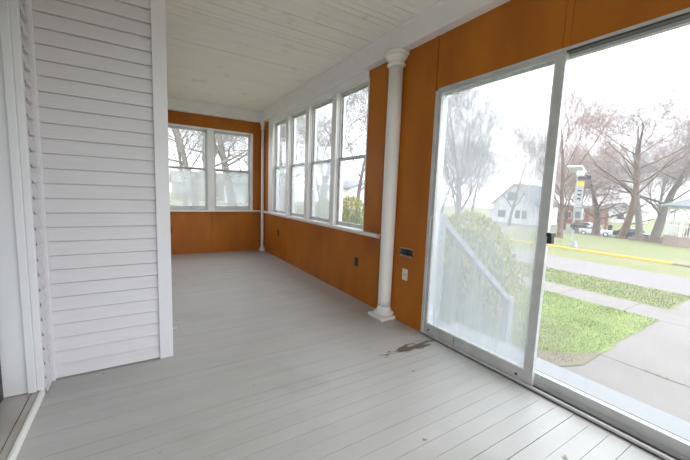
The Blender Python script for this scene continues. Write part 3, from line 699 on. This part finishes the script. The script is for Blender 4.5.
MB().box(px - .2, px - .08, py - .42, py + .10, 2.30, 2.42).tube((px - .2, py - .38, 2.42), (px - .1, py - .2, 2.5), .05).build('light_bar', 'black', t)
cb = MB().box(px - .2, px - .05, py - .22, py + .12, .50, 1.02).build('control_box', 'pole', t)
MB().box(px - .205, px - .2, py - .17, py + .04, .58, .88).build('control_display', 'alud', cb)
MB().box(px - .2, px - .08, py - .45, py + .15, .16, .28).tube((px - .15, py + .05, .05), (px - .15, py + .05, .35), .05).build('light_bar', 'black', t)

# street name sign with stop sign
def at_dir(dx, dy, d): return (dx * d, dy * d)
sx, sy = 16.6, 31.0
t = thing('street_sign', 'green street name signs above a red stop sign behind hazy window glass', 'street sign', (sx, sy, GZ))
MB().tube((sx, sy, GZ), (sx, sy, 1.95), .04).build('pole', 'pole', t)
MB().box(sx - .68, sx + .60, sy - .015, sy + .015, 1.64, 2.0).build('name_blade', 'teal', t)
MB().box(sx - .50, sx - .08, sy - .02, sy - .015, 1.79, 1.87).box(sx + .0, sx + .42, sy - .02, sy - .015, 1.79, 1.87).build('blade_writing', 'white', t)
MB().box(sx - .015, sx + .015, sy - .5, sy + .5, 2.0, 2.25).build('name_blade', 'teal', t)
oc = [(sx + .05 + .34 * math.cos(pi / 8 + k * pi / 4), 1.22 + .34 * math.sin(pi / 8 + k * pi / 4)) for k in range(8)]
MB().prism(oc, 1, sy - .07, sy - .05).build('stop_sign', 'red', t)

# ------------------------------------------------------------------ cars
def car(loc, rot, paint, label, hgt=1.45):
    t = thing('car', label, 'car', loc); t.rotation_euler = (0, 0, rot)
    o = Vector(loc); Lg, Wd = 4.5, 1.8; s = hgt / 1.45
    def P(x, z): return (x, z * s)
    body = [P(-2.2, .35), P(-2.25, .6), P(-2.15, .88), P(-1.2, .98), P(-.9, 1.0), P(1.5, 1.02), P(2.15, .98), P(2.25, .7), P(2.2, .35)]
    def loc_build(mb, nm, m, par, **k):
        mb.v = [tuple(Vector(v) + o) for v in mb.v]; return mb.build(nm, m, par, **k)
    b = loc_build(MB().prism(body, 1, -Wd / 2, Wd / 2), 'body', paint, t, bevel=.08)
    cab = MB(); k = 0
    lo = [(-1.15, .95 * s), (1.75, .98 * s)]; hi = [(-.45, 1.45 * s), (1.1, 1.45 * s)]
    for z, (xa, xb), w in ((.95 * s, (-1.15, 1.75), .84), (1.43 * s, (-.45, 1.15), .66)):
        cab.v += [(xa, -w, z), (xb, -w, z), (xb, w, z), (xa, w, z)]
    cab.f += [(0, 1, 5, 4), (1, 2, 6, 5), (2, 3, 7, 6), (3, 0, 4, 7), (4, 5, 6, 7), (0, 3, 2, 1)]
    c = loc_build(cab, 'cabin', paint, t, bevel=.05)
    wn = MB()
    for sg in (-1, 1):
        for x0, x1, u0, u1 in ((-.95, .2, -.42, .2), (.28, 1.45, .28, 1.0)):
            y0, y1 = sg * .835, sg * .705
            wn.quad((x0, y0, 1.0 * s), (x1, y0, 1.0 * s), (u1, y1, 1.36 * s), (u0, y1, 1.36 * s))
    wn.quad((-1.10, -.7, 1.03 * s), (-1.10, .7, 1.03 * s), (-.55, .6, 1.40 * s), (-.55, -.6, 1.40 * s))
    wn.quad((1.72, -.7, 1.05 * s), (1.72, .7, 1.05 * s), (1.24, .6, 1.40 * s), (1.24, -.6, 1.40 * s))
    loc_build(wn, 'windows', 'pane', t, fix=False)
    for x in (-1.35, 1.4):
        for sg in (-1, 1):
            w_ = loc_build(MB().tube((x, sg * .93, .33), (x, sg * .70, .33), .33, n=18), 'wheel', 'tyre', t)
            loc_build(MB().tube((x, sg * .94, .33), (x, sg * .93, .33), .2, n=12), 'hubcap', 'alul', w_)
    for a in (-.8, .5):
        loc_build(MB().box(2.2, 2.27, a, a + .3, .7 * s, .85 * s), 'tail_light', 'redl', t)
        loc_build(MB().box(-2.27, -2.2, a, a + .3, .62 * s, .75 * s), 'head_light', 'alul', t)
car((60.5, 22.6, -3.835), pi / 2 + .35, 'carw', 'white car parked beyond the lawn behind the beacon pole')
car((60.8, 17.9, -3.835), pi / 2 - .2, 'card', 'dark car parked behind the leaning brown tree', 1.6)
car((68.5, 27.0, -3.835), pi / 2, 'carb', 'blue grey car parked farther back than the white car', 1.5)
t = MB().box(69.3, 69.7, 24.2, 24.6, -3.84, -.6).build('timber_post', 'orange'); tag(t, 'orange brown timber post standing behind the parked cars', 'post')
t = thing('litter_bin', 'small black litter bin right of the timber post', 'bin', (73.1, 25.0, -3.84))
MB().lathe([(.3, -3.84), (.36, -2.9)], 73.1, 25.0, 12).build('bin_body', 'black', t); MB().lathe([(.38, -2.9), (.3, -2.7), (.05, -2.62)], 73.1, 25.0, 12).build('bin_lid', 'black', t)

# ------------------------------------------------------------------ light
wd = bpy.data.worlds.new('overcast'); SC.world = wd; wd.use_nodes = True
bg = wd.node_tree.nodes['Background']; bg.inputs[0].default_value = (.93, .97, 1.03, 1); bg.inputs[1].default_value = 1.0
def portal(loc, rot, sx, sy, nm):
    l = bpy.data.lights.new(nm, 'AREA'); l.shape = 'RECTANGLE'; l.size = sx; l.size_y = sy; l.cycles.is_portal = True
    o = bpy.data.objects.new(nm, l); COL.objects.link(o); o.location = loc; o.rotation_euler = rot
RX = (0, pi / 2, 0)     # area light's -Z turned to face -X
portal((W + .14, (DY0 + DY1) / 2, DZ / 2), RX, DZ, DY1 - DY0, 'door_portal')
portal((W + .14, 4.85, 1.76), RX, ZW - ZS, 3.25, 'street_window_portal')
portal((W + .14, -1.6, 1.35), RX, 2.1, 2.4, 'rear_window_portal')  # guides daylight through the unseen opening added in the street wall
portal((1.22, D + .13, 1.68), (-pi / 2, 0, 0), 1.65, 1.6, 'end_window_portal')
portal((.88, YB - .13, 1.25), (pi / 2, 0, 0), 2.45, 1.9, 'front_window_portal')  # guides daylight through the unseen, enlarged opening behind the viewer

# ------------------------------------------------------------------ camera
yaw, pitch, roll, f = .5605, -.1122, .0369, 327.65
fw = Vector((math.sin(yaw) * math.cos(pitch), math.cos(yaw) * math.cos(pitch), math.sin(pitch)))
rt = Vector((math.cos(yaw), -math.sin(yaw), 0)); up = rt.cross(fw)
r2 = rt * math.cos(roll) + up * math.sin(roll); u2 = -rt * math.sin(roll) + up * math.cos(roll)
cam = bpy.data.cameras.new('camera'); co = bpy.data.objects.new('camera', cam); COL.objects.link(co)
cam.sensor_width = 36; cam.lens = f / 690 * 36; cam.clip_end = 500; cam.clip_start = .02
co.matrix_world = Matrix(((r2.x, u2.x, -fw.x, 0), (r2.y, u2.y, -fw.y, 0), (r2.z, u2.z, -fw.z, 1.32), (0, 0, 0, 1)))
SC.camera = co
vs = SC.view_settings; vs.view_transform = 'Standard'; vs.look = 'None'; vs.gamma = 1; vs.use_curve_mapping = False; vs.exposure = 2.6
cy = SC.cycles
cy.max_bounces = 12; cy.diffuse_bounces = 8; cy.glossy_bounces = 4; cy.transparent_max_bounces = 24; cy.sample_clamp_indirect = 6; cy.use_denoising = True
